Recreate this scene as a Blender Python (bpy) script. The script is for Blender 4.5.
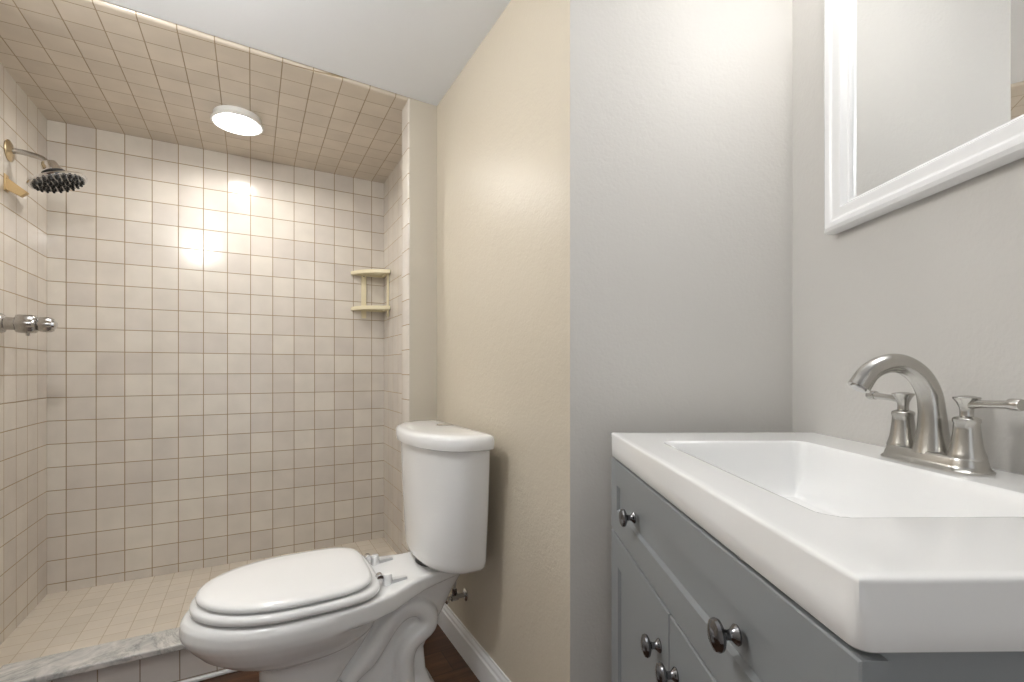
import bpy, bmesh, math, random
from math import sin, cos, pi, radians, atan2, hypot
from mathutils import Vector, Matrix
random.seed(4)
for o in list(bpy.data.objects): bpy.data.objects.remove(o, do_unlink=True)
SC = bpy.context.scene
COL = SC.collection

# ------------------------------------------------------------ camera
EYE = 1.02
cam_d = bpy.data.cameras.new('camera'); cam = bpy.data.objects.new('camera', cam_d); COL.objects.link(cam)
cam.location = (0, 0, EYE); cam.rotation_euler = (radians(90), 0, 0)
cam_d.sensor_width = 36; cam_d.lens = 472/1024*36; cam_d.shift_y = 29/1024; cam_d.clip_start = .02
SC.camera = cam
# ------------------------------------------------------------ world, exposure
W = bpy.data.worlds.new('world'); SC.world = W; W.use_nodes = True
W.node_tree.nodes['Background'].inputs[0].default_value = (.93, .96, 1, 1)
W.node_tree.nodes['Background'].inputs[1].default_value = .55
SC.view_settings.view_transform = 'Standard'; SC.view_settings.look = 'None'
SC.view_settings.gamma = 1; SC.view_settings.use_curve_mapping = False
SC.view_settings.exposure = 0.9
SHOWER_LAMP = 112.0      # emission of the shower lamp lens
VANITY_LAMP = 11.5       # emission of the vanity bar shades
ROOM_LAMP = 82.0         # emission of the room's ceiling lamp

# ------------------------------------------------------------ frames of the place
UX, UY = .8762, .482                       # direction along the shower's back wall
SO = Vector((-2.002, 2.032, 0))            # the shower's far left corner, on the floor
SROT = atan2(UY, UX)
UW = 1.440                                 # width of the shower and line of the toilet wall
TF = .895                                  # front plane of the shower jambs
def S(u, t, z=0): return Vector((SO.x+u*UX+t*UY, SO.y+u*UY-t*UX, z))
VROT = pi+.0148
VO = Vector((.6728, 1.048, 0))             # far back corner of the vanity top
def V(p, q, z=0):
    c, s = cos(VROT), sin(VROT)
    return Vector((VO.x+c*p-s*q, VO.y+s*p+c*q, z))
ZC = 2.106                                 # white ceiling
ZT = 2.098                                 # tiled shower ceiling

# ------------------------------------------------------------ materials
def mat(name, col=(.8,.8,.8), rough=.5, metal=0, coat=0, spec=.5, emit=None):
    m = bpy.data.materials.new(name); m.use_nodes = True
    b = m.node_tree.nodes['Principled BSDF']
    b.inputs['Base Color'].default_value = (*col, 1); b.inputs['Roughness'].default_value = rough
    b.inputs['Metallic'].default_value = metal; b.inputs['Coat Weight'].default_value = coat
    b.inputs['Specular IOR Level'].default_value = spec
    if emit:
        b.inputs['Emission Color'].default_value = (*emit[0], 1); b.inputs['Emission Strength'].default_value = emit[1]
    return m
class N:
    def __init__(s, m): s.nt = m.node_tree; s.b = s.nt.nodes['Principled BSDF']
    def n(s, t, **k):
        o = s.nt.nodes.new(t)
        for a, v in k.items():
            if a in o.inputs: o.inputs[a].default_value = v
            else: setattr(o, a, v)
        return o
    def l(s, a, b): s.nt.links.new(a, b)
def srgb(r, g, b):
    f = lambda c: (c/255/12.92) if c/255 <= .04045 else ((c/255+.055)/1.055)**2.4
    return (f(r), f(g), f(b))
def set_in(node, **k):
    for a, v in k.items(): node.inputs[a.replace('_', ' ')].default_value = v

def tile_mat(name, ax, ay, ox, oy, pitch, c1, c2, grout, size=.0021, rough=.16):
    """square tiles; ax, ay: object axes that run along the surface"""
    m = mat(name, c1, rough); g = N(m)
    tc = g.n('ShaderNodeTexCoord'); sx = g.n('ShaderNodeSeparateXYZ'); g.l(tc.outputs['Object'], sx.inputs[0])
    cx = g.n('ShaderNodeCombineXYZ')
    for k, (a, o) in enumerate(((ax, ox), (ay, oy))):
        ad = g.n('ShaderNodeMath', operation='ADD'); ad.inputs[1].default_value = 40*pitch-o
        g.l(sx.outputs[a], ad.inputs[0]); g.l(ad.outputs[0], cx.inputs[k])
    br = g.n('ShaderNodeTexBrick'); br.offset = 0; br.squash = 1
    set_in(br, Scale=1, Mortar_Size=size, Mortar_Smooth=.35, Bias=-.1, Brick_Width=pitch, Row_Height=pitch)
    br.inputs['Color1'].default_value = (*c1, 1); br.inputs['Color2'].default_value = (*c2, 1); br.inputs['Mortar'].default_value = (*grout, 1)
    g.l(cx.outputs[0], br.inputs['Vector'])
    # faint mottling of the glaze
    no = g.n('ShaderNodeTexNoise'); set_in(no, Scale=9.0, Detail=4.0)
    g.l(tc.outputs['Object'], no.inputs['Vector'])
    hs = g.n('ShaderNodeMapRange'); set_in(hs, From_Min=.3, From_Max=.7, To_Min=.94, To_Max=1.04); g.l(no.outputs[0], hs.inputs[0])
    mx = g.n('ShaderNodeVectorMath', operation='SCALE'); g.l(br.outputs['Color'], mx.inputs[0]); g.l(hs.outputs[0], mx.inputs['Scale'])
    g.l(mx.outputs[0], g.b.inputs['Base Color'])
    rr = g.n('ShaderNodeMapRange'); set_in(rr, To_Min=rough, To_Max=.8); g.l(br.outputs['Fac'], rr.inputs[0]); g.l(rr.outputs[0], g.b.inputs['Roughness'])
    inv = g.n('ShaderNodeMath', operation='SUBTRACT'); inv.inputs[0].default_value = 1; g.l(br.outputs['Fac'], inv.inputs[1])
    n2 = g.n('ShaderNodeTexNoise'); set_in(n2, Scale=16.0, Detail=2.0); g.l(tc.outputs['Object'], n2.inputs['Vector'])
    ma = g.n('ShaderNodeMath', operation='MULTIPLY_ADD'); ma.inputs[1].default_value = .5; g.l(n2.outputs[0], ma.inputs[0]); g.l(inv.outputs[0], ma.inputs[2])
    bp = g.n('ShaderNodeBump'); set_in(bp, Strength=.5, Distance=.0014); g.l(ma.outputs[0], bp.inputs['Height']); g.l(bp.outputs[0], g.b.inputs['Normal'])
    return m
T1, T2, TG = srgb(221,214,203), srgb(210,202,193), srgb(156,136,106)
PITCH = .1007
M = {}
M['tile_back'] = tile_mat('shower_wall_tile_back', 0, 2, .062, 1.001, PITCH, T1, T2, TG)
M['tile_side'] = tile_mat('shower_wall_tile_side', 1, 2, 0, 1.001, PITCH, T1, T2, TG)
M['tile_ceiling'] = tile_mat('shower_ceiling_tile', 0, 1, .062, -.8066, PITCH, srgb(217,206,191), srgb(208,197,182), srgb(160,142,116))
M['tile_floor'] = tile_mat('shower_floor_tile', 0, 1, -.003, .0, .0755, srgb(223,213,198), srgb(214,204,188), srgb(192,176,152), .0014, .3)
M['tile_curb_shaded'] = tile_mat('curb_face_tile_shaded', 0, 2, .055, .014, PITCH+.002, srgb(206,200,194), srgb(196,190,186), srgb(140,126,108), .0019, .25)  # wall tile again, darker and greyer: the curb face's shade put into its colours

def paint(name, col, strength=.25, scale=130, rough=.34):
    m = mat(name, col, rough, spec=.45); g = N(m)
    tc = g.n('ShaderNodeTexCoord')
    n1 = g.n('ShaderNodeTexNoise'); set_in(n1, Scale=float(scale), Detail=3.0, Roughness=.55); g.l(tc.outputs['Object'], n1.inputs['Vector'])
    n2 = g.n('ShaderNodeTexNoise'); set_in(n2, Scale=scale*.28, Detail=2.0); g.l(tc.outputs['Object'], n2.inputs['Vector'])
    ad = g.n('ShaderNodeMath', operation='ADD'); g.l(n1.outputs[0], ad.inputs[0]); g.l(n2.outputs[0], ad.inputs[1])
    bp = g.n('ShaderNodeBump'); set_in(bp, Strength=strength, Distance=.004); g.l(ad.outputs[0], bp.inputs['Height']); g.l(bp.outputs[0], g.b.inputs['Normal'])
    return m
M['beige'] = paint('beige_wall_paint', srgb(206,196,178))
M['greige'] = paint('greige_wall_paint', srgb(207,204,199), .16, 130, .55)
M['return'] = paint('shower_return_paint', srgb(203,195,180), .1)
M['white_paint'] = paint('white_ceiling_paint', srgb(240,244,250), .1)
M['trim'] = mat('white_trim_paint', srgb(238,238,238), .3)
M['porcelain'] = mat('white_porcelain', srgb(241,241,240), .07, coat=.4)
M['seat'] = mat('white_seat_plastic', srgb(243,243,242), .16)
M['solid'] = mat('white_cast_marble', srgb(247,247,246), .1, coat=.3)
M['chrome'] = mat('chrome', (.78,.78,.79), .09, 1)
M['dull_chrome'] = mat('worn_chrome', (.52,.51,.5), .22, 1)
M['nickel'] = mat('brushed_nickel', (.50,.485,.455), .24, 1)
M['gun'] = mat('dark_nickel', (.2,.2,.21), .13, 1)
M['brass'] = mat('tarnished_brass', (.55,.44,.28), .3, 1)
M['rubber'] = mat('black_rubber', (.012,.012,.012), .45)
M['face'] = mat('grey_spray_face', (.45,.45,.45), .25, .7)
M['tan'] = mat('tan_plastic', srgb(205,176,128), .45)
M['cream'] = mat('cream_plastic', srgb(232,222,190), .35)
M['cab'] = mat('grey_cabinet_paint', srgb(139,143,145), .38)
M['dark'] = mat('dark_gap', (.02,.02,.02), .8)
M['mirror'] = mat('mirror_glass', (.9,.91,.91), .01, 1)
M['frame'] = mat('white_frame_lacquer', srgb(240,240,240), .22)
M['lampshell'] = mat('white_lamp_trim', srgb(240,240,238), .3)
M['lens'] = mat('shower_lamp_lens', (.9,.9,.9), .4, emit=((1, .975, .94), SHOWER_LAMP))
M['shade'] = mat('frosted_shade', (.9,.9,.9), .4, emit=((1, .985, .96), VANITY_LAMP))
M['room_lens'] = mat('room_lamp_lens', (.9,.9,.9), .4, emit=((1, .99, .965), ROOM_LAMP))
M['braid'] = mat('braided_steel_hose', (.5,.5,.5), .4, 1)
M['mark'] = mat('grey_print', srgb(150,150,150), .4)
M['tab'] = mat('pale_grey_plastic', srgb(205,205,205), .3)
# brushed nickel grain
g = N(M['nickel']); g.b.inputs['Anisotropic'].default_value = .4
# wood floor
m = M['wood'] = mat('dark_wood_plank', (.06,.035,.02), .32); g = N(m)
tc = g.n('ShaderNodeTexCoord'); mp = g.n('ShaderNodeMapping'); mp.inputs['Rotation'].default_value = (0, 0, -SROT); g.l(tc.outputs['Object'], mp.inputs[0])
br = g.n('ShaderNodeTexBrick'); set_in(br, Scale=1, Mortar_Size=.0012, Mortar_Smooth=.2, Bias=0, Brick_Width=1.2, Row_Height=.125)
br.inputs['Color1'].default_value = (*srgb(98,66,44), 1); br.inputs['Color2'].default_value = (*srgb(74,48,33), 1); br.inputs['Mortar'].default_value = (.01,.007,.005,1)
g.l(mp.outputs[0], br.inputs['Vector'])
mp2 = g.n('ShaderNodeMapping'); mp2.inputs['Scale'].default_value = (3.5, 42, 1); g.l(mp.outputs[0], mp2.inputs[0])
no = g.n('ShaderNodeTexNoise'); set_in(no, Scale=1.0, Detail=7.0, Roughness=.65, Distortion=.4); g.l(mp2.outputs[0], no.inputs['Vector'])
mr = g.n('ShaderNodeMapRange'); set_in(mr, From_Min=.3, From_Max=.7, To_Min=.45, To_Max=1.35); g.l(no.outputs[0], mr.inputs[0])
vm = g.n('ShaderNodeVectorMath', operation='SCALE'); g.l(br.outputs['Color'], vm.inputs[0]); g.l(mr.outputs[0], vm.inputs['Scale']); g.l(vm.outputs[0], g.b.inputs['Base Color'])
bp = g.n('ShaderNodeBump'); set_in(bp, Strength=.2, Distance=.001); g.l(no.outputs[0], bp.inputs['Height']); g.l(bp.outputs[0], g.b.inputs['Normal'])
# marble sill
m = M['marble'] = mat('grey_white_marble', (.7,.7,.7), .2); g = N(m)
tc = g.n('ShaderNodeTexCoord')
n1 = g.n('ShaderNodeTexNoise'); set_in(n1, Scale=11.0, Detail=8.0, Roughness=.65, Distortion=1.4); g.l(tc.outputs['Object'], n1.inputs['Vector'])
r1 = g.n('ShaderNodeValToRGB'); e = r1.color_ramp.elements
e[0].position = .3; e[0].color = (*srgb(166,167,166), 1); e[1].position = .62; e[1].color = (*srgb(216,213,207), 1)
x = e.new(.46); x.color = (*srgb(196,194,190), 1)
g.l(n1.outputs[0], r1.inputs[0])
n2 = g.n('ShaderNodeTexNoise'); set_in(n2, Scale=3.2, Detail=9.0, Roughness=.7, Distortion=2.2); g.l(tc.outputs['Object'], n2.inputs['Vector'])
r2 = g.n('ShaderNodeValToRGB'); e = r2.color_ramp.elements
e[0].position = .46; e[0].color = (1,1,1,1); e[1].position = .54; e[1].color = (1,1,1,1); x = e.new(.5); x.color = (.62,.63,.63,1)
g.l(n2.outputs[0], r2.inputs[0])
mm = g.n('ShaderNodeMixRGB', blend_type='MULTIPLY'); mm.inputs[0].default_value = .8; g.l(r1.outputs[0], mm.inputs[1]); g.l(r2.outputs[0], mm.inputs[2]); g.l(mm.outputs[0], g.b.inputs['Base Color'])

# ------------------------------------------------------------ mesh helpers
def box(bm, x0, x1, y0, y1, z0, z1, mi=0):
    v = [bm.verts.new(p) for p in ((x0,y0,z0),(x1,y0,z0),(x1,y1,z0),(x0,y1,z0),(x0,y0,z1),(x1,y0,z1),(x1,y1,z1),(x0,y1,z1))]
    fs = [bm.faces.new([v[i] for i in q]) for q in ((0,3,2,1),(4,5,6,7),(0,1,5,4),(1,2,6,5),(2,3,7,6),(3,0,4,7))]
    for f in fs: f.material_index = mi
    return fs                                # bottom, top, -y, +x, +y, -x
def prism(bm, pts, z0, z1):
    a = [bm.verts.new((p[0], p[1], z0)) for p in pts]; b = [bm.verts.new((p[0], p[1], z1)) for p in pts]
    n = len(pts); fs = [bm.faces.new(a[::-1]), bm.faces.new(b)]
    for i in range(n): fs.append(bm.faces.new((a[i], a[(i+1) % n], b[(i+1) % n], b[i])))
    return fs
def loft(bm, rings, cap=True):
    R = [[bm.verts.new(p) for p in r] for r in rings]; n = len(R[0])
    for a, b in zip(R, R[1:]):
        for i in range(n): bm.faces.new((a[i], a[(i+1) % n], b[(i+1) % n], b[i]))
    if cap: bm.faces.new(R[0][::-1]); bm.faces.new(R[-1])
    return R
def frame_of(d):
    d = Vector(d).normalized(); a = Vector((0,0,1)) if abs(d.z) < .9 else Vector((1,0,0))
    x = a.cross(d).normalized(); return x, d.cross(x), d
def lathe(bm, prof, o=(0,0,0), d=(0,0,1), n=32, lob=None):
    """prof: (radius, distance along d)"""
    x, y, z = frame_of(d); o = Vector(o); rings = []
    for r, h in prof:
        r = max(r, 1e-5); ring = []
        for i in range(n):
            a = 2*pi*i/n; rr = r*(1+(lob(a, r, h) if lob else 0))
            ring.append(o+x*rr*cos(a)+y*rr*sin(a)+z*h)
        rings.append(ring)
    loft(bm, rings)
def tube(bm, pts, rad, n=16, smooth=4):
    P = [Vector(p) for p in pts]
    Rr = list(rad) if hasattr(rad, '__len__') else [rad]*len(P)
    if smooth:
        Q, q = [], []
        for i in range(len(P)-1):
            p0, p1, p2, p3 = P[max(i-1,0)], P[i], P[i+1], P[min(i+2,len(P)-1)]
            for k in range(smooth):
                t = k/smooth
                Q.append(.5*((2*p1)+(p2-p0)*t+(2*p0-5*p1+4*p2-p3)*t*t+(3*p1-p0-3*p2+p3)*t**3)); q.append(Rr[i]*(1-t)+Rr[i+1]*t)
        Q.append(P[-1]); q.append(Rr[-1]); P, Rr = Q, q
    T = [(P[min(i+1,len(P)-1)]-P[max(i-1,0)]).normalized() for i in range(len(P))]
    x, y, _ = frame_of(T[0]); rings = []
    for p, t, r in zip(P, T, Rr):
        x = (x-t*x.dot(t)).normalized(); y = t.cross(x)
        rings.append([p+x*r*cos(2*pi*i/n)+y*r*sin(2*pi*i/n) for i in range(n)])
    loft(bm, rings)
def outline(ab, af, hw, n=64, ac=None, eb=3.0, ef=2.0, b0=0.0):
    """plan outline in (a, b): rear exponent eb, front exponent ef"""
    if ac is None: ac = af-(af-ab)*.48
    out = []
    for i in range(n):
        th = 2*pi*i/n; c, s = cos(th), sin(th); e = ef if c >= 0 else eb
        X = abs(c)**(2/e)*(1 if c >= 0 else -1); Y = abs(s)**(2/e)*(1 if s >= 0 else -1)
        out.append((ac+X*((af-ac) if c >= 0 else (ac-ab)), b0+hw*Y))
    return out
def obj(name, bm, m, parent=None, smooth=True, angle=35, bevel=0, seg=3, loc=None, rot=0):
    bmesh.ops.recalc_face_normals(bm, faces=bm.faces[:])
    me = bpy.data.meshes.new(name); bm.to_mesh(me); bm.free()
    for x in (m if isinstance(m, (list, tuple)) else [m]): me.materials.append(M[x] if isinstance(x, str) else x)
    if smooth:
        for p in me.polygons: p.use_smooth = True
        me.set_sharp_from_angle(angle=radians(angle))
    o = bpy.data.objects.new(name, me); COL.objects.link(o)
    if parent: o.parent = parent
    if loc is not None: o.location = loc
    o.rotation_euler = (0, 0, rot)
    if bevel:
        b = o.modifiers.new('bevel', 'BEVEL'); b.width = bevel; b.segments = seg; b.limit_method = 'ANGLE'; b.harden_normals = True
    return o
def thing(name, label, cat, loc, rot=0, group=None):
    o = bpy.data.objects.new(name, None); COL.objects.link(o); o.empty_display_size = .1
    o.location = loc; o.rotation_euler = (0, 0, rot); o['label'] = label; o['category'] = cat
    if group: o['group'] = group
    return o
def struct(name, bm, m, label, rot=0, loc=(0,0,0), **k):
    o = obj(name, bm, m, None, loc=loc, rot=rot, **k); o['kind'] = 'structure'; o['label'] = label; o['category'] = name.split('_')[0]
    return o
B = bmesh.new

# ------------------------------------------------------------ the shell
T3 = 3.5                                    # doorway wall behind the camera
U3 = 1.15
# floor of the room
bm = B(); prism(bm, [S(-.08,.89)[:2], S(-.08,T3+1.2)[:2], S(1.6,T3+1.2)[:2], (.80,-.45), (.80,1.25), (.15,1.25), S(1.52,.89)[:2]], -.06, 0)
struct('floor', bm, 'wood', 'dark brown wood plank floor around the toilet')
bm = B(); box(bm, 0, UW, -.79, 0, -.06, .054)
struct('floor_shower', bm, 'tile_floor', 'pale square tile floor of the shower', SROT, SO)
# ceilings
bm = B(); R = .012; prof = [(-.08, ZT+.1), (-.08, ZT)]      # (t, z) section with a bullnose front edge
sec = [(-.08, ZT), (TF-R+.006, ZT)]+[(TF-R+.006+R*sin(a), ZT+R-R*cos(a)) for a in (.3,.6,.9,1.2,pi/2)]+[(TF+.006, ZT+.08), (-.08, ZT+.08)]
SK = lambda u: .055*(1.32-u)-.008
loft(bm, [[(u, -(t+(SK(u) if t > 0 else 0)), z) for t, z in sec] for u in (-.08, 1.52)])
struct('ceiling_shower', bm, 'tile_ceiling', 'tan square tile ceiling over the shower with rounded front edge', SROT, SO)
bm = B(); prism(bm, [S(-.08,TF+.012+SK(-.08))[:2], S(-.08,T3+.08)[:2], S(1.4,T3+.08)[:2], (.80,-.45), (.80,1.25), (.15,1.25), S(1.52,TF+.012+SK(1.52))[:2]], ZC, ZC+.08)
struct('ceiling', bm, 'white_paint', 'plain white ceiling over the toilet and vanity')
# shower walls
bm = B(); box(bm, -.08, 1.52, 0, .08, -.06, ZT)
struct('wall_back', bm, 'tile_back', 'cream tiled back wall of the shower', SROT, SO)
bm = B(); box(bm, -.08, 0, -.80, 0, -.06, ZT)
struct('wall_left', bm, 'tile_side', 'cream tiled left wall of the shower', SROT, SO)
bm = B(); box(bm, UW, UW+.08, -.80, 0, -.06, ZT)
struct('wall_right', bm, 'tile_side', 'cream tiled right wall of the shower behind the corner shelf', SROT, SO)
def jamb(name, u0, u1, side, label):
    bm = B(); r = .008
    if side > 0:  # tiled face looks to -u
        pts = [(u1,-.80),(u0,-.80),(u0,-TF+r)]+[(u0+r-r*cos(a), -TF+r-r*sin(a)) for a in (.4,.8,1.2,pi/2)]+[(u1,-TF)]
    else:
        pts = [(u0,-.80),(u1,-.80),(u1,-TF+r)]+[(u1-r+r*cos(a), -TF+r-r*sin(a)) for a in (.4,.8,1.2,pi/2)]+[(u0,-TF)]
    fs = prism(bm, pts, 0, ZC+.002); bm.normal_update()
    for f in fs:
        c = f.calc_center_median()
        if c.y < -TF+.0005: f.material_index = 1
        elif c.y > -.801 and c.y > -.8005 and abs(f.normal.y) > .9: f.material_index = 2
    struct(name, bm, ['tile_side', 'return', 'tile_back'], label, SROT, SO, angle=50)
jamb('wall_jamb_right', 1.32, 1.52, 1, 'narrow painted return wall between shower opening and beige wall, tiled on its inner edge')
jamb('wall_jamb_left', -.08, .118, -1, 'narrow painted return wall at the left end of the shower opening')
# painted walls
CN = (.139, 1.13)
bm = B(); prism(bm, [S(UW,TF)[:2], CN, (.186,1.21), S(1.52,TF)[:2]], 0, ZC)
struct('wall_toilet', bm, 'beige', 'warm beige painted wall behind the toilet tank')
WR0 = V(0, -.0822); WR1 = V(0, 1.62)
bm = B(); prism(bm, [CN, (WR0.x+.08, 1.13), (WR0.x+.08, 1.21), (.186,1.21)], 0, ZC)
struct('wall_far', bm, 'greige', 'grey painted wall at the far end of the vanity')
bm = B(); prism(bm, [(WR0.x,1.13), (WR1.x,WR1.y), (WR1.x+.08,WR1.y), (WR0.x+.08,1.13)], 0, ZC)
struct('wall_vanity', bm, 'greige', 'grey painted wall behind the faucet and mirror')
bm = B(); prism(bm, [S(0,TF)[:2], S(0,T3)[:2], S(-.08,T3)[:2], S(-.08,TF)[:2]], 0, ZC)
struct('wall_side', bm, 'greige', 'grey painted wall left of the camera')
# doorway wall behind the camera, opening between u .16 and .95
bm = B()
box(bm, -.08, .16, -T3-.08, -T3, 0, ZC); box(bm, .95, 1.30, -T3-.08, -T3, 0, ZC); box(bm, .16, .95, -T3-.08, -T3, 2.0, ZC)
bmesh.ops.remove_doubles(bm, verts=bm.verts[:], dist=1e-5)
struct('wall_doorway', bm, 'greige', 'grey wall with the doorway behind the camera', SROT, SO)
# baseboards
def board(name, p0, p1, label, h=.105, th=.013):
    p0, p1 = Vector(p0), Vector(p1); d = (p1-p0); L = d.length; a = atan2(d.y, d.x)
    bm = B(); sec = [(0,0),(th,0),(th,h*.72),(th*.75,h*.78),(th*.7,h*.86),(th*.35,h*.93),(th*.3,h),(0,h)]
    loft(bm, [[(x, y, z) for y, z in sec] for x in (0, L)])
    return struct(name, bm, 'trim', label, a, (p0.x, p0.y, 0), angle=20)
a0, a1 = Vector(CN), Vector(S(UW,TF)[:2])
board('baseboard_toilet', a0, a1, 'white baseboard along the beige wall')
board('baseboard_far', (WR0.x-.001, 1.13), CN, 'white baseboard along the grey far wall')
a0, a1 = S(0, TF+.002), S(0, T3-.01)
board('baseboard_side', a0[:2], a1[:2], 'white baseboard along the wall left of the camera')
# curb: tiled body, marble sill and a thin white strip at its foot
bm = B(); box(bm, 0, UW, -.885, -.79, 0, .115)
struct('trim_curb', bm, 'tile_curb_shaded', 'tiled face of the shower curb', SROT, SO)
bm = B(); box(bm, .1185, 1.3195, -.899, -.772, .115, .138)
struct('trim_sill', bm, 'marble', 'grey veined marble sill on the shower curb', SROT, SO, bevel=.006, seg=4)
bm = B(); box(bm, .0, 1.40, -.899, -.8855, 0, .012)
struct('trim_strip', bm, 'trim', 'thin white strip along the foot of the shower curb', SROT, SO, bevel=.004)

# ------------------------------------------------------------ vanity top with basin
LQ, DP = .730, .455
ZV, TH = .8823, .0505
def sstep(x): x = min(max(x, 0), 1); return x*x*(3-2*x)
def depth(p, q):
    # signed distance inside a rounded rectangle
    x0, x1, y0, y1, r = .110, .388, .126, .602, .028
    cx, cy = (x0+x1)/2, (y0+y1)/2
    dx, dy = abs(p-cx)-(x1-x0)/2+r, abs(q-cy)-(y1-y0)/2+r
    d = -(min(max(dx, dy), 0)+hypot(max(dx, 0), max(dy, 0))-r)
    if d <= 0: return 0
    k = min(d/.045, 1)
    return .098*(1-(1-k)**2.6)*sstep(d/.014) + .010*sstep((d-.045)/.09)
vt = thing('washbasin', 'white moulded vanity top with an integrated rectangular basin on the grey cabinet', 'sink', V(0,0,0), VROT)
i0 = .013
def lin(a, b, n): return [a+(b-a)*k/n for k in range(n+1)]
NP, NQ = 170, 270
ps = lin(i0, DP-i0, NP); qs = lin(i0, LQ-i0, NQ)
bm = B()
top = [[bm.verts.new((p, q, ZV-depth(p, q))) for q in qs] for p in ps]
bot = [[bm.verts.new((p, q, min(ZV-TH, ZV-depth(p, q)-.012))) for q in qs] for p in ps]
for i in range(NP):
    for j in range(NQ):
        bm.faces.new((top[i][j], top[i+1][j], top[i+1][j+1], top[i][j+1]))
        bm.faces.new((bot[i][j], bot[i][j+1], bot[i+1][j+1], bot[i+1][j]))
per = []                                     # (i, j, nx, ny)
def corner(i, j, a0):
    for k in range(7):
        a = a0+k*pi/12; per.append((i, j, cos(a), sin(a)))
corner(0, 0, pi)
for i in range(1, NP): per.append((i, 0, 0, -1))
corner(NP, 0, -pi/2)
for j in range(1, NQ): per.append((NP, j, 1, 0))
corner(NP, NQ, 0)
for i in range(NP-1, 0, -1): per.append((i, NQ, 0, 1))
corner(0, NQ, pi/2)
for j in range(NQ-1, 0, -1): per.append((0, j, -1, 0))
rings = []
for off, z in ((i0-.004, ZV), (i0-.0015, ZV-.0008), (i0-.0004, ZV-.0022), (i0, ZV-.004), (i0, ZV-.03), (i0, ZV-TH+.002), (i0-.002, ZV-TH)):
    sq = .8*min(max((z-(ZV-TH))/TH, 0), 1); ring = []
    for i, j, nx, ny in per:
        mxn = max(abs(nx), abs(ny)); k_ = (1-sq)+sq/mxn
        ring.append(bm.verts.new((ps[i]+nx*off*k_, qs[j]+ny*off*k_, z)))
    rings.append(ring)
n = len(per)
for k in range(n):
    k2 = (k+1) % n
    for grid, ring in ((top, rings[0]), (bot, rings[-1])):
        a, b = grid[per[k][0]][per[k][1]], grid[per[k2][0]][per[k2][1]]
        vs = [a, ring[k], ring[k2]] + ([b] if b is not a else [])
        bm.faces.new(vs)
    for r0, r1 in zip(rings, rings[1:]): bm.faces.new((r0[k], r1[k], r1[k2], r0[k2]))
obj('basin_top', bm, 'solid', vt, angle=60)
zb = ZV-.108
bm = B(); lathe(bm, [(.0, 0), (.021, 0), (.022, .002), (.017, .0032), (.0155, .0015), (0.0, .0015)], (.235, .366, zb))
dr = obj('drain', bm, 'nickel', vt)
bm = B(); lathe(bm, [(0, .0014), (.0125, .0014), (.0128, .005), (.009, .0075), (0, .0082)], (.235, .366, zb)); obj('stopper', bm, 'nickel', dr)

# ------------------------------------------------------------ vanity cabinet
vc = thing('vanity_cabinet', 'grey shaker vanity cabinet with dark round knobs under the white basin top', 'cabinet', V(0,0,0), VROT)
PF, PB = .4525, .432                          # front of doors, front of the carcass
Q0, Q1 = -.006, .728
ZK = ZV-TH-.0005
bm = B()
box(bm, .004, PB, Q0+.006, Q0+.022, .0, ZK); box(bm, .004, PB, Q1-.026, Q1-.010, .0, ZK)
box(bm, .004, .016, Q0+.022, Q1-.026, .09, ZK); box(bm, .016, PB, Q0+.022, Q1-.026, .09, .106)
box(bm, PB-.018, PB, Q0+.022, Q1-.026, .106, .125); box(bm, PB-.018, PB, Q0+.022, Q1-.026, .655, .69)
box(bm, PB-.018, PB, Q0+.022, Q1-.026, ZK-.03, ZK); box(bm, PB-.07, PB-.055, Q0+.022, Q1-.026, 0, .09)
obj('carcass', bm, 'cab', vc, bevel=.001, seg=1)
def shaker(name, q0, q1, z0, z1, rail, label=None):
    """front panel with a recessed field whose inner edges are bevelled"""
    bm = B(); d = .0065; w = .0036
    def ring(i, p): return [bm.verts.new((p, q0+i, z0+i)), bm.verts.new((p, q1-i, z0+i)), bm.verts.new((p, q1-i, z1-i)), bm.verts.new((p, q0+i, z1-i))]
    rs = [ring(0, PB+.0008), ring(0, PF-.0015), ring(.0015, PF), ring(rail, PF), ring(rail+.001, PF-.0015), ring(rail+w, PF-d)]
    for a, b in zip(rs, rs[1:]):
        for k in range(4): bm.faces.new((a[k], a[(k+1) % 4], b[(k+1) % 4], b[k]))
    bm.faces.new(rs[0][::-1]); bm.faces.new(rs[-1])
    return obj(name, bm, 'cab', vc, smooth=False)
dw = shaker('drawer_front', Q0, Q1, .673, .8265, .050)
d1 = shaker('door', Q0, .3608, .112, .6685, .06)
d2 = shaker('door', .3642, Q1, .112, .669, .06)
def knob(par, q, z):
    bm = B()
    lathe(bm, [(.0,0),(.0100,0),(.0104,.0018),(.0085,.0040),(.0056,.0070),(.0048,.010),(.0058,.0135),(.011,.0160),(.0154,.0185),(.0164,.0215),(.0150,.0245),(.0100,.0268),(.004,.0277),(0,.0279)], (PF-.0003, q, z), (1,0,0), 28)
    return obj('knob', bm, 'gun', par)
knob(dw, .182, .751); knob(dw, .562, .751); knob(d1, .322, .600); knob(d2, .392, .600)

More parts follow.
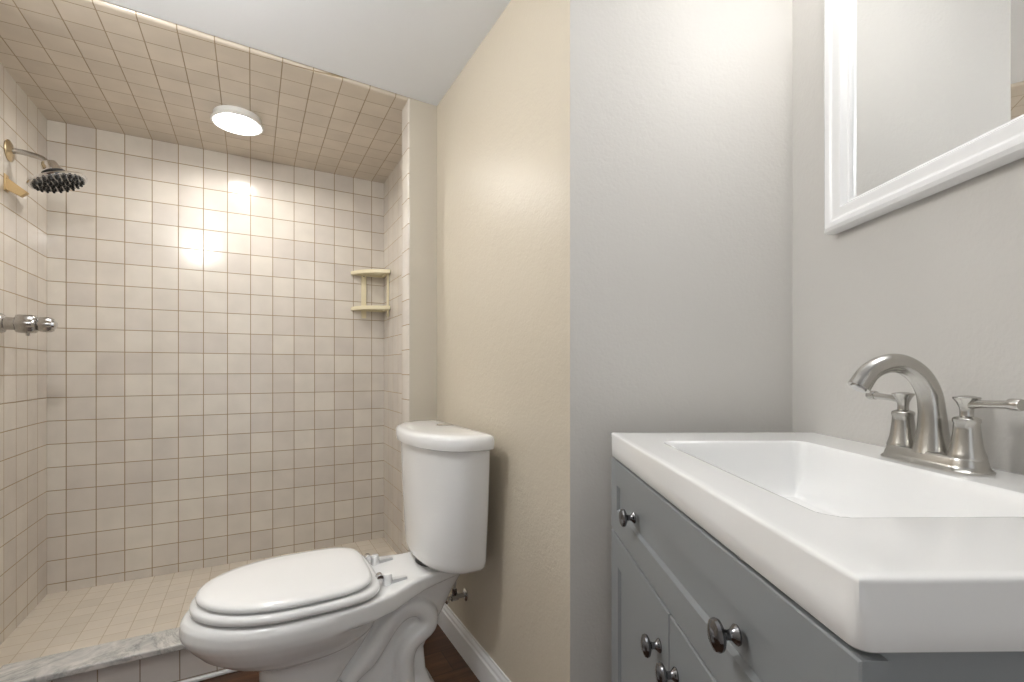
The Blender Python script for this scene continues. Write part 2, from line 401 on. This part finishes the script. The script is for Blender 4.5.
# ------------------------------------------------------------ faucet
FQ, FP = .360, .066
fa = thing('faucet', 'brushed nickel two-handle arc faucet on the white vanity top', 'faucet', V(FP, FQ, ZV+.0001), VROT)
def stadium(hl, hw, n=14):
    pts = []
    for k in range(n+1): a = -pi/2+pi*k/n; pts.append((hw*sin(a)*1.0, hl+hw*cos(a)))
    pts = [(hw*cos(a), hl+hw*sin(a)) for a in lin(0, pi, n)]+[(hw*cos(a), -hl+hw*sin(a)) for a in lin(pi, 2*pi, n)]
    return pts
bm = B(); secs = [(.0305,0),(.031,.001),(.031,.003),(.0285,.005),(.0265,.007),(.0255,.011),(.0235,.018),(.0222,.0205),(.020,.0215)]
loft(bm, [[(x, y, z) for x, y in stadium(.0490, w*.94)] for w, z in secs]); obj('base_plate', bm, 'nickel', fa, angle=40)
bm = B()
path = [(0,0,.018),(0,0,.05),(.001,0,.078),(.006,0,.106),(.021,0,.131),(.045,0,.146),(.070,0,.146),(.093,0,.134),(.109,0,.112)]
tube(bm, path, [.0245,.0180,.0158,.0150,.0145,.0140,.0136,.0136,.0146], 28, 6)
obj('spout', bm, 'nickel', fa, angle=60)
bm = B(); d = Vector((.109-.093, 0, .112-.138)).normalized(); lathe(bm, [(0,.0),(.0105,.0),(.0105,.0035),(.0,.0036)], Vector((.109,0,.112))-d*.001, d, 24); obj('aerator', bm, 'dull_chrome', fa)
for sgn, base in ((-1, None), (1, None)):
    y = sgn*.0508
    bm = B(); lathe(bm, [(.0,.016),(.0200,.016),(.0208,.0215),(.0192,.026),(.0170,.034),(.0155,.045),(.0142,.057),(.0136,.066),(.0146,.0675),(.0148,.0715),(.0130,.0735),(.0085,.0755),(.0,.0757)], (0,y,0), (0,0,1), 36)
    h = obj('handle_base', bm, 'nickel', fa, angle=40)
    bm = B(); lathe(bm, [(0,.0755),(.0075,.0755),(.0072,.081),(.0078,.087),(.0108,.094),(.0140,.0985),(.0146,.1000),(.0140,.1012),(.006,.1030),(0,.1034)], (0,y,0), (0,0,1), 32)
    obj('handle_hub', bm, 'nickel', h, angle=40)
    bm = B(); rr = [.0070,.0060,.0050,.0050,.0053,.0056,.0058]
    tube(bm, [(0, y+sgn*k, .092+.0005*i) for i, k in enumerate((.004,.012,.020,.032,.044,.052,.0545))], rr, 20, 2)
    lathe(bm, [(.0,0),(.0060,0),(.0072,.0010),(.0075,.003),(.0075,.0125),(.0068,.0145),(0,.0152)], (0, y+sgn*.054, .0952), (0,sgn,0), 24)
    obj('lever', bm, 'nickel', h, angle=40)

# ------------------------------------------------------------ mirror
mi = thing('wall_mirror', 'large mirror in a wide white moulded frame above the faucet', 'mirror', V(0,0,1.301), VROT)
MQ0, MQ1, MH = .067, .640, .56
bm = B()
prof = [(0,.003),(0,.022),(.003,.027),(.010,.030),(.019,.0295),(.024,.027),(.027,.0252),(.031,.0245),(.043,.0250),(.050,.023),(.054,.018),(.056,.013),(.061,.0115),(.0625,.009),(.0625,.005)]
prof = [(w*.87, p) for w, p in prof]
rs = [[(p, MQ0+w, w), (p, MQ1-w, w), (p, MQ1-w, MH-w), (p, MQ0+w, MH-w)] for w, p in prof]
rs = [[bm.verts.new(v) for v in r] for r in rs]
for a, b in zip(rs, rs[1:]+[rs[0]]):
    for k in range(4): bm.faces.new((a[k], a[(k+1) % 4], b[(k+1) % 4], b[k]))
obj('mirror_frame', bm, 'frame', mi, angle=28)
bm = B(); g0, g1 = MQ0+.052, MQ1-.052
loft(bm, [[(.0045,g0,z),(.0065,g0,z),(.0125,g1,z),(.0105,g1,z)] for z in (.052, MH-.052)]); obj('mirror_glass', bm, 'mirror', mi, smooth=False)

# ------------------------------------------------------------ vanity light bar above the mirror
vl = thing('vanity_light', 'bar lamp with three frosted shades on the wall above the mirror', 'lamp', V(0,.36,1.975), VROT)
bm = B(); box(bm, .001, .022, -.25, .25, -.03, .03); obj('back_plate', bm, 'nickel', vl, bevel=.005)
for y in (-.17, 0, .17):
    bm = B(); tube(bm, [(.02,y,0),(.06,y,0),(.075,y,-.006)], .008, 12); ar = obj('arm', bm, 'nickel', vl)
    bm = B(); lathe(bm, [(0,0),(.022,0),(.034,-.02),(.042,-.05),(.046,-.075),(.0,-.075)], (.078,y,.0), (0,0,1), 28); obj('shade', bm, 'shade', vl)

# ------------------------------------------------------------ ceiling lamp of the room
p = Vector((-.84, .80, ZC))
rl = thing('ceiling_lamp', 'white globe lamp hanging from the white ceiling between toilet and vanity', 'lamp', p)
bm = B(); lathe(bm, [(0,-.0005),(.06,-.0005),(.062,-.012),(.02,-.022),(.012,-.03),(.012,-.07),(.035,-.078),(.035,-.09),(0,-.09)], n=40); obj('lamp_base', bm, 'nickel', rl)
bm = B(); lathe(bm, [(.0,-.0905),(.034,-.0905)]+[(.06*sin(a), -.142+.06*cos(a)) for a in lin(.55, pi, 16)], n=40); obj('lamp_globe', bm, 'room_lens', rl)

# ------------------------------------------------------------ shower lamp
sl = thing('shower_lamp', 'round white lamp with a glowing lens in the tiled shower ceiling', 'lamp', S(.720,.425,ZT), SROT)
bm = B(); lathe(bm, [(.0,-.0005),(.088,-.0005),(.090,-.004),(.088,-.018),(.094,-.026),(.0985,-.031),(.098,-.035),(.093,-.037),(.088,-.035),(.074,-.018),(.064,-.010),(.0,-.010)], n=48); obj('trim_ring', bm, 'lampshell', sl, angle=50)
bm = B(); lathe(bm, [(0,-.0105),(.050,-.0105),(.048,-.018),(.040,-.025),(.024,-.029),(0,-.031)], n=40); obj('lens', bm, 'lens', sl)

# ------------------------------------------------------------ shower head
sh = thing('overhead_shower', 'wide chrome shower head with black nozzles on a curved arm', 'shower head', S(0,.366,1.815), SROT)
bm = B(); lathe(bm, [(0,.0005),(.038,.0005),(.039,.003),(.034,.0065),(.018,.009),(.012,.012),(0,.012)], d=(1,0,0), n=32); obj('wall_flange', bm, 'brass', sh)
bm = B(); tube(bm, [(.004,0,0),(.03,0,.003),(.060,0,-.001),(.088,0,-.008),(.109,0,-.026)], .0098, 18, 5); obj('shower_arm', bm, 'dull_chrome', sh)
ax = Vector((.40, -.02, -1)).normalized()
hp = Vector((.108, 0, -.020)); ho = hp+ax*.010
bm = B(); lathe(bm, [(0,-.002),(.015,-.004),(.022,.000),(.026,.010),(.028,.024),(.034,.032),(.034,.036),(0,.036)], hp, ax, 28, lob=lambda a, r, h: .04*cos(6*a)); obj('swivel_nut', bm, 'chrome', sh, angle=30)
bm = B(); lathe(bm, [(0,.026),(.035,.026),(.038,.030),(.036,.034),(0,.034)], ho, ax, 32); obj('joint_ring', bm, 'rubber', sh)
bm = B(); lathe(bm, [(0,.0345),(.034,.0345),(.040,.042),(.052,.049),(.078,.0535),(.088,.058),(.0895,.062),(.087,.066),(.082,.0665),(0,.0665)], ho, ax, 56); hd = obj('head_body', bm, 'chrome', sh, angle=40)
bm = B(); lathe(bm, [(0,.0667),(.080,.0667),(.080,.068),(.0,.069)], ho, ax, 48); obj('spray_face', bm, 'face', hd)
x_, y_, z_ = frame_of(ax)
first = None
for k, (rr_, cnt) in enumerate(((.011,5),(.026,10),(.041,14),(.056,18),(.071,22))):
    for i in range(cnt):
        a = 2*pi*i/cnt+k*.3; pos = ho+x_*rr_*cos(a)+y_*rr_*sin(a)+z_*.0682
        if first is None:
            bm = B(); lathe(bm, [(0,0),(.0050,0),(.0046,.004),(.0035,.0088),(0,.0095)], (0,0,0), ax, 10)
            first = obj('nozzle', bm, 'rubber', hd); first.location = pos
        else:
            c = first.copy(); COL.objects.link(c); c.parent = hd; c.location = pos

# ------------------------------------------------------------ tan hook below the shower arm
hk = thing('wall_hook', 'small tan plastic wedge hook on the tiled wall below the shower arm', 'hook', S(0,.392,1.69), SROT)
bm = B(); box(bm, .0005, .005, -.016, .016, -.030, .030); obj('hook_plate', bm, 'tan', hk, bevel=.002)
bm = B(); loft(bm, [[(.004,-.010,-.024),(.004,.010,-.024),(.004,.010,.020),(.004,-.010,.020)], [(.042,-.010,-.044),(.042,.010,-.044),(.062,.010,-.026),(.062,-.010,-.026)]]); obj('hook_tongue', bm, 'tan', hk, bevel=.0015)

# ------------------------------------------------------------ mixing valve
mv = thing('shower_valve', 'chrome shower mixer handle with lobed grip on the tiled left wall', 'shower valve', S(0,.435,1.184), SROT)
bm = B(); lathe(bm, [(0,.0005),(.034,.0005),(.035,.004),(.032,.010),(.026,.014),(.022,.016),(0,.016)], d=(1,0,0), n=40); obj('wall_plate', bm, 'dull_chrome', mv)
bm = B(); lathe(bm, [(0,.015),(.023,.015),(.022,.044),(0,.044)], d=(1,0,0), n=28); obj('stem', bm, 'dull_chrome', mv)
lob = lambda a, r, h: .09*cos(6*a)
bm = B(); lathe(bm, [(0,.040),(.020,.040),(.031,.045),(.033,.052),(.032,.088),(.026,.096),(.018,.100),(0,.100)], d=(1,0,0), n=72, lob=lob); obj('handle', bm, 'dull_chrome', mv, angle=50)
bm = B(); lathe(bm, [(0,.099),(.020,.099),(.025,.103),(.027,.108),(.027,.130),(.023,.139),(0,.139)], d=(1,0,0), n=72, lob=lob); obj('temperature_grip', bm, 'dull_chrome', mv, angle=50)
bm = B(); lathe(bm, [(0,.1385),(.017,.1385),(.016,.145),(.010,.150),(0,.152)], d=(1,0,0), n=24); obj('end_cap', bm, 'chrome', mv)
bm = B(); tube(bm, [(.072,0,-.028),(.072,0,-.042)], [.007,.005], 12, 0); obj('lock_pin', bm, 'dull_chrome', mv)

# ------------------------------------------------------------ corner shelf
cs = thing('corner_shelf', 'cream plastic two-tier corner shelf in the tiled shower corner', 'shelf', S(UW,0,1.29), SROT)
def tri_shelf(z):
    Lx, Ly = .185, .165                        # along the back wall (-x) and along the right wall (-y)
    bm = B()
    def front(k, ins=0):                       # gentle outward curve
        p0 = Vector((-Lx+ins, -.004)); p1 = Vector((-.004, -Ly+ins)); c = Vector((-Lx*.78+ins, -Ly*.78+ins))
        return (1-k)**2*p0+2*k*(1-k)*c+k*k*p1
    out = [Vector((-.002,-.002))]+[front(k) for k in lin(0, 1, 16)]
    cen = Vector((-.06,-.055))
    inn = [cen+(p-cen)*.86 for p in out]
    n = len(out)
    for zz0, zz1, o_, i_ in ((z-.016, z+.004, out, inn),):
        A = [bm.verts.new((*p, zz0)) for p in o_]; Bq = [bm.verts.new((*p, zz1)) for p in o_]
        C = [bm.verts.new((*p, zz0)) for p in i_]; D = [bm.verts.new((*p, zz1)) for p in i_]
        for k in range(n):
            j = (k+1) % n
            bm.faces.new((A[k],A[j],Bq[j],Bq[k])); bm.faces.new((C[j],C[k],D[k],D[j]))
            bm.faces.new((A[j],A[k],C[k],C[j])); bm.faces.new((Bq[k],Bq[j],D[j],D[k]))
    o = obj('shelf_tray', bm, 'cream', cs, bevel=.0025, seg=2)
    # lattice of crossing slats, cut to the tray
    bm = B()
    def inside(x, y):
        if x > -.004 or y > -.004: return False
        r = [cen+(p-cen)*.9 for p in out]; c = False; j = n-1
        for i in range(n):
            if (r[i].y > y) != (r[j].y > y) and x < (r[j].x-r[i].x)*(y-r[i].y)/(r[j].y-r[i].y)+r[i].x: c = not c
            j = i
        return c
    for s in (1, -1):
        for k in range(-26, 27):
            run = None; off = k*.0125
            for t in range(0, 240):
                q = -.24+t*.002; x, y = (-.08+q*.7071+off*.7071*s+.08, -.08+s*q*.7071-off*.7071+.08) if s > 0 else (-.09+q*.7071+off*.7071+.09, -.0-q*.7071+off*.7071-.17)
                ins = inside(x, y)
                if ins and run is None: run = (x, y)
                if run is not None and (not ins or t == 239):
                    p0, p1 = Vector(run), Vector((x, y))
                    if (p1-p0).length > .004:
                        d = (p1-p0).normalized(); nrm = Vector((-d.y, d.x))*.0021
                        loft(bm, [[(*(e+nrm), z-.006), (*(e-nrm), z-.006), (*(e-nrm), z-.002), (*(e+nrm), z-.002)] for e in (p0, p1)])
                    run = None
    obj('lattice', bm, 'cream', o, smooth=False)
tri_shelf(.276); tri_shelf(.078)
for x0, x1, y0, y1 in ((-.128,-.100,-.0095,-.0015), (-.0095,-.0015,-.128,-.100)):
    bm = B(); box(bm, x0, x1, y0, y1, .030, .276); box(bm, x0+.002, x1-.002, y0+(-.004 if y1-y0 < .01 else .002), y1-(.0 if y1-y0<.01 else .002), .022, .050)
    obj('upright', bm, 'cream', cs, bevel=.002, seg=2)
for c in ((-.114,-.0095,.258),(-.0095,-.114,.258)):
    bm = B(); lathe(bm, [(0,0),(.003,0),(.002,.0015),(0,.002)], c, (0,-1,0) if c[0] < -.05 else (-1,0,0), 10); obj('screw', bm, 'dark', cs)

# ------------------------------------------------------------ toilet
BC = .367
TROT = atan2(-UY, -UX)
to = thing('toilet', 'white two-piece toilet with closed lid in front of the beige wall', 'toilet', S(UW, TF+BC, 0), TROT)
def ringz(ab, af, hw, z, **k): return [(a, b, z) for a, b in outline(ab, af, hw, **k)]
def remeshed(bm, vox, it=6):
    bmesh.ops.recalc_face_normals(bm, faces=bm.faces[:])
    me = bpy.data.meshes.new('tmp'); bm.to_mesh(me); bm.free()
    o = bpy.data.objects.new('tmp', me); COL.objects.link(o)
    r = o.modifiers.new('r', 'REMESH'); r.mode = 'VOXEL'; r.voxel_size = vox; r.use_smooth_shade = True
    s = o.modifiers.new('s', 'SMOOTH'); s.factor = .5; s.iterations = it
    dg = bpy.context.evaluated_depsgraph_get(); dg.update()
    m2 = bpy.data.meshes.new_from_object(o.evaluated_get(dg)); bpy.data.objects.remove(o)
    b2 = B(); b2.from_mesh(m2); bpy.data.meshes.remove(m2); return b2
RIM = .376; RS = 1.027
bm = B()
# bowl
bowl = [(.45,.64,.06,.205),(.42,.68,.09,.216),(.39,.72,.118,.232),(.36,.755,.145,.252),(.34,.790,.166,.275),(.33,.812,.181,.300),(.32,.827,.190,.320),(.31,.832,.193,.335),(.30,.829,.193,.358),(.30,.820,.189,.370),(.305,.806,.180,RIM)]
loft(bm, [ringz(a, b, c, z, ac=.56, eb=2.6) for a, b, c, z in bowl])
# deck reaching back under the tank, its underside rising towards the wall
def deck_ring(ins, z0f, top):
    out = []
    pl = [(.035,.094),(.10,.104),(.17,.106),(.205,.108),(.235,.117),(.265,.130),(.31,.152),(.38,.176),(.46,.187),(.56,.188)]
    side = [(a, max(h-ins, .01)) for a, h in pl]
    for a, h in side: out.append((a, h))
    for a, h in side[::-1]: out.append((a, -h))
    return out
def under(a): return RIM+.003-(.012+.050*sstep((a-.03)/.34))
top_z = lambda a: RIM + .020*sstep((.24-a)/.12)*0
P_ = deck_ring(0, 0, 0)
R0 = [(a, b*.90, under(a)) for a, b in P_]; R1 = [(a, b, under(a)+.008) for a, b in P_]; rise = lambda a: .012*sstep((.35-a)/.17)
R2 = [(a, b, RIM-.006+rise(a)) for a, b in P_]; R3 = [(a, b-(.006 if b > 0 else -.006), RIM+rise(a)) for a, b in P_]
n = len(P_); RR = [[bm.verts.new(p) for p in r] for r in (R0, R1, R2, R3)]
for a, b in zip(RR, RR[1:]):
    for k in range(n): bm.faces.new((a[k], a[(k+1) % n], b[(k+1) % n], b[k]))
for r, rev in ((RR[0], True), (RR[-1], False)):
    h = n//2
    for k in range(h-1):
        q = (r[k], r[k+1], r[n-2-k], r[n-1-k]); bm.faces.new(q[::-1] if rev else q)
# pedestal: front column
col = [(.30,.672,.125,0),(.30,.668,.125,.018),(.42,.660,.114,.035),(.46,.652,.110,.08),(.45,.648,.108,.13),(.42,.650,.109,.17),(.385,.65,.112,.21),(.35,.66,.125,.26),(.325,.68,.13,.31),(.30,.66,.12,.35)]
loft(bm, [ringz(a, b, c, z, eb=3.5, ef=2.3) for a, b, c, z in col])
# pedestal: rear web and foot
web = [(.150,.60,.122,0),(.150,.60,.122,.016),(.168,.58,.092,.034),(.180,.56,.062,.07),(.186,.55,.056,.14),(.165,.50,.056,.18),(.125,.45,.060,.24),(.095,.42,.070,.30),(.07,.42,.080,.34),(.05,.40,.084,.368)]
loft(bm, [ringz(a, b, c, z, eb=5, ef=5) for a, b, c, z in web])
# trapway relief on both sides
tp = [(.43,.115),(.40,.145),(.370,.168),(.340,.205),(.312,.243),(.282,.272),(.247,.286),(.208,.279),(.184,.250),(.186,.218),(.212,.200),(.240,.181),(.256,.148),(.260,.105),(.258,.055),(.256,.01)]
for s in (1, -1):
    tube(bm, [(a, s*(.060 if z > .06 else .060), z) for a, z in tp], [.024,.028]+[.031]*(len(tp)-3)+[.033], 18, 3)
bm = remeshed(bm, .0042, 6)
for v in bm.verts: v.co.z *= RS
obj('bowl', bm, 'porcelain', to, angle=80)
RIM *= RS
# tank
def tank_ring(ab, af, hw, z): return ringz(ab+.016, af+.004, hw+.004, z, n=96, ac=.108, eb=9, ef=2.15)
bm = B()
loft(bm, [tank_ring(.045,.195,.190,.419), tank_ring(.036,.206,.203,.423), tank_ring(.032,.213,.211,.433), tank_ring(.030,.216,.215,.45), tank_ring(.030,.224,.232,.62), tank_ring(.030,.229,.243,.786)])
obj('tank', bm, 'porcelain', to, angle=40)
bm = B()
loft(bm, [tank_ring(.026,.236,.248,.7865), tank_ring(.022,.243,.255,.790), tank_ring(.021,.245,.257,.800), tank_ring(.021,.245,.257,.818), tank_ring(.023,.242,.254,.825), tank_ring(.028,.236,.247,.8295), tank_ring(.040,.220,.230,.8325), tank_ring(.060,.18,.17,.8350), tank_ring(.085,.14,.08,.8362)])
lid = obj('tank_lid', bm, 'porcelain', to, angle=40)
bm = B(); lathe(bm, [(0,.8355),(.027,.8355),(.0275,.838),(.0255,.8392),(.0235,.838),(0,.838)], (.105,0,0), n=36); bt = obj('button_ring', bm, 'dull_chrome', lid)
for s in (1, -1):
    bm = B()
    half = [(.105+.0225*cos(a), s*.0008+s*.0225*sin(a)*1.0) for a in lin(0, pi, 16)]
    prism(bm, half if s > 0 else half[::-1], .8375, .8398); obj('flush_button', bm, 'chrome', bt, bevel=.0008, seg=2)
bm = B(); lathe(bm, [(0,.3985),(.082,.3985),(.082,.4195),(0,.4195)], (.12,0,0), n=32); obj('tank_gasket', bm, 'rubber', to)
# seat and lid
def slab(name, ab, af, hw, z0, z1, dome, eb, r=.008):
    bm = B(); hh = z1-z0; k = dict(ac=.56, eb=eb, n=96)
    loft(bm, [ringz(ab+.006, af-.006, hw-.006, z0, **k), ringz(ab+.001, af-.001, hw-.001, z0+.004, **k), ringz(ab, af, hw, z0+hh*.45, **k), ringz(ab+r*.2, af-r*.2, hw-r*.2, z1-hh*.25, **k), ringz(ab+r, af-r, hw-r, z1, **k),
              ringz(ab+.03, af-.03, hw-.03, z1+dome*.6, **k), ringz(ab+.07, af-.08, hw-.08, z1+dome, **k)])
    return obj(name, bm, 'seat', to, angle=60)
bm = B(); k = dict(ac=.56, n=96)
ro = [ringz(.338+i, .809-i, .187-i, z, eb=4.5, **k) for i, z in ((.006,.3915),(.001,.395),(0,.402),(.002,.409),(.010,.4135))]
ri = [ringz(.40-i, .715+i, .110+i, z, eb=2.4, **k) for i, z in ((.004,.4135),(0,.410),(0,.395),(.004,.3915))]
RR = [[bm.verts.new(p) for p in r] for r in ro+ri]; n = 96
for a, b in zip(RR, RR[1:]+[RR[0]]):
    for i in range(n): bm.faces.new((a[i], a[(i+1) % n], b[(i+1) % n], b[i]))
st = obj('seat', bm, 'seat', to, angle=60)
for a, b in ((.60,.150),(.60,-.150),(.44,.150),(.44,-.150),(.74,.09),(.74,-.09)):
    bm = B(); box(bm, a-.010, a+.010, b-.006, b+.006, RIM+.0002, .3925); obj('bumper', bm, 'seat', st, bevel=.0015, seg=2)
slab('seat_lid', .359, .796, .176, .4180, .4365, .004, 4.2, .010)
for s in (1, -1):
    bm = B(); lathe(bm, [(0,RIM),(.014,RIM),(.014,.392),(.0125,.402),(.0125,.412),(.010,.417),(0,.418)], (.315, s*.082, 0), n=24); hg = obj('hinge', bm, 'seat', to)
    bm = B(); lathe(bm, [(0,0),(.010,0),(.011,.002),(.011,.020),(.009,.022),(0,.022)], (.338, s*.082-.011, .412), (0,1,0), 24); obj('hinge_pin', bm, 'chrome', hg)
    bm = B(); box(bm, .258, .302, s*.082-.009, s*.082+.009, RIM+.0002, RIM+.014); obj('hinge_cap', bm, 'tab', hg, bevel=.002)
bm = B(); tube(bm, [(.250,-.002,RIM+.0006),(.240,.010,RIM+.0006),(.228,.013,RIM+.0006)], .0008, 6, 3); tube(bm, [(.250,-.004,RIM+.0006),(.242,-.014,RIM+.0006),(.232,-.014,RIM+.0006)], .0008, 6, 3); obj('maker_mark', bm, 'mark', to)
for s in (1, -1):
    bm = B(); lathe(bm, [(0,.014),(.013,.014),(.012,.024),(.006,.030),(0,.031)], (.36, s*.108, 0), n=20); obj('bolt_cap', bm, 'porcelain', to)

# ------------------------------------------------------------ water stop valve
wv = thing('water_stop_valve', 'small chrome stop valve with hose on the beige wall under the tank', 'valve', S(UW, TF+.300, .222), TROT)
bm = B(); lathe(bm, [(0,.0005),(.022,.0005),(.022,.003),(.012,.007),(0,.007)], d=(1,0,0), n=28); obj('wall_flange', bm, 'chrome', wv)
bm = B(); lathe(bm, [(0,.006),(.008,.006),(.008,.03),(.012,.031),(.012,.055),(.007,.057),(.006,.068),(0,.068)], d=(1,0,0), n=20); bd = obj('valve_body', bm, 'dull_chrome', wv)
bm = B(); lathe(bm, [(0,.066),(.010,.066),(.017,.070),(.018,.076),(.012,.080),(0,.081)], d=(1,0,0), n=28, lob=lambda a, r, h: .22*cos(2*a)); obj('valve_handle', bm, 'chrome', wv)
bm = B(); lathe(bm, [(0,.008),(.009,.008),(.009,.028),(.0075,.030),(0,.030)], (.043,0,0), (0,0,1), 6); obj('hose_nut', bm, 'gun', wv, angle=20)
bm = B(); tube(bm, [(.043,0,.03),(.043,0,.06),(.050,-.035,.10),(.068,-.09,.13),(.085,-.135,.155),(.088,-.14,.194)], .0052, 14, 5); obj('supply_hose', bm, 'braid', wv)
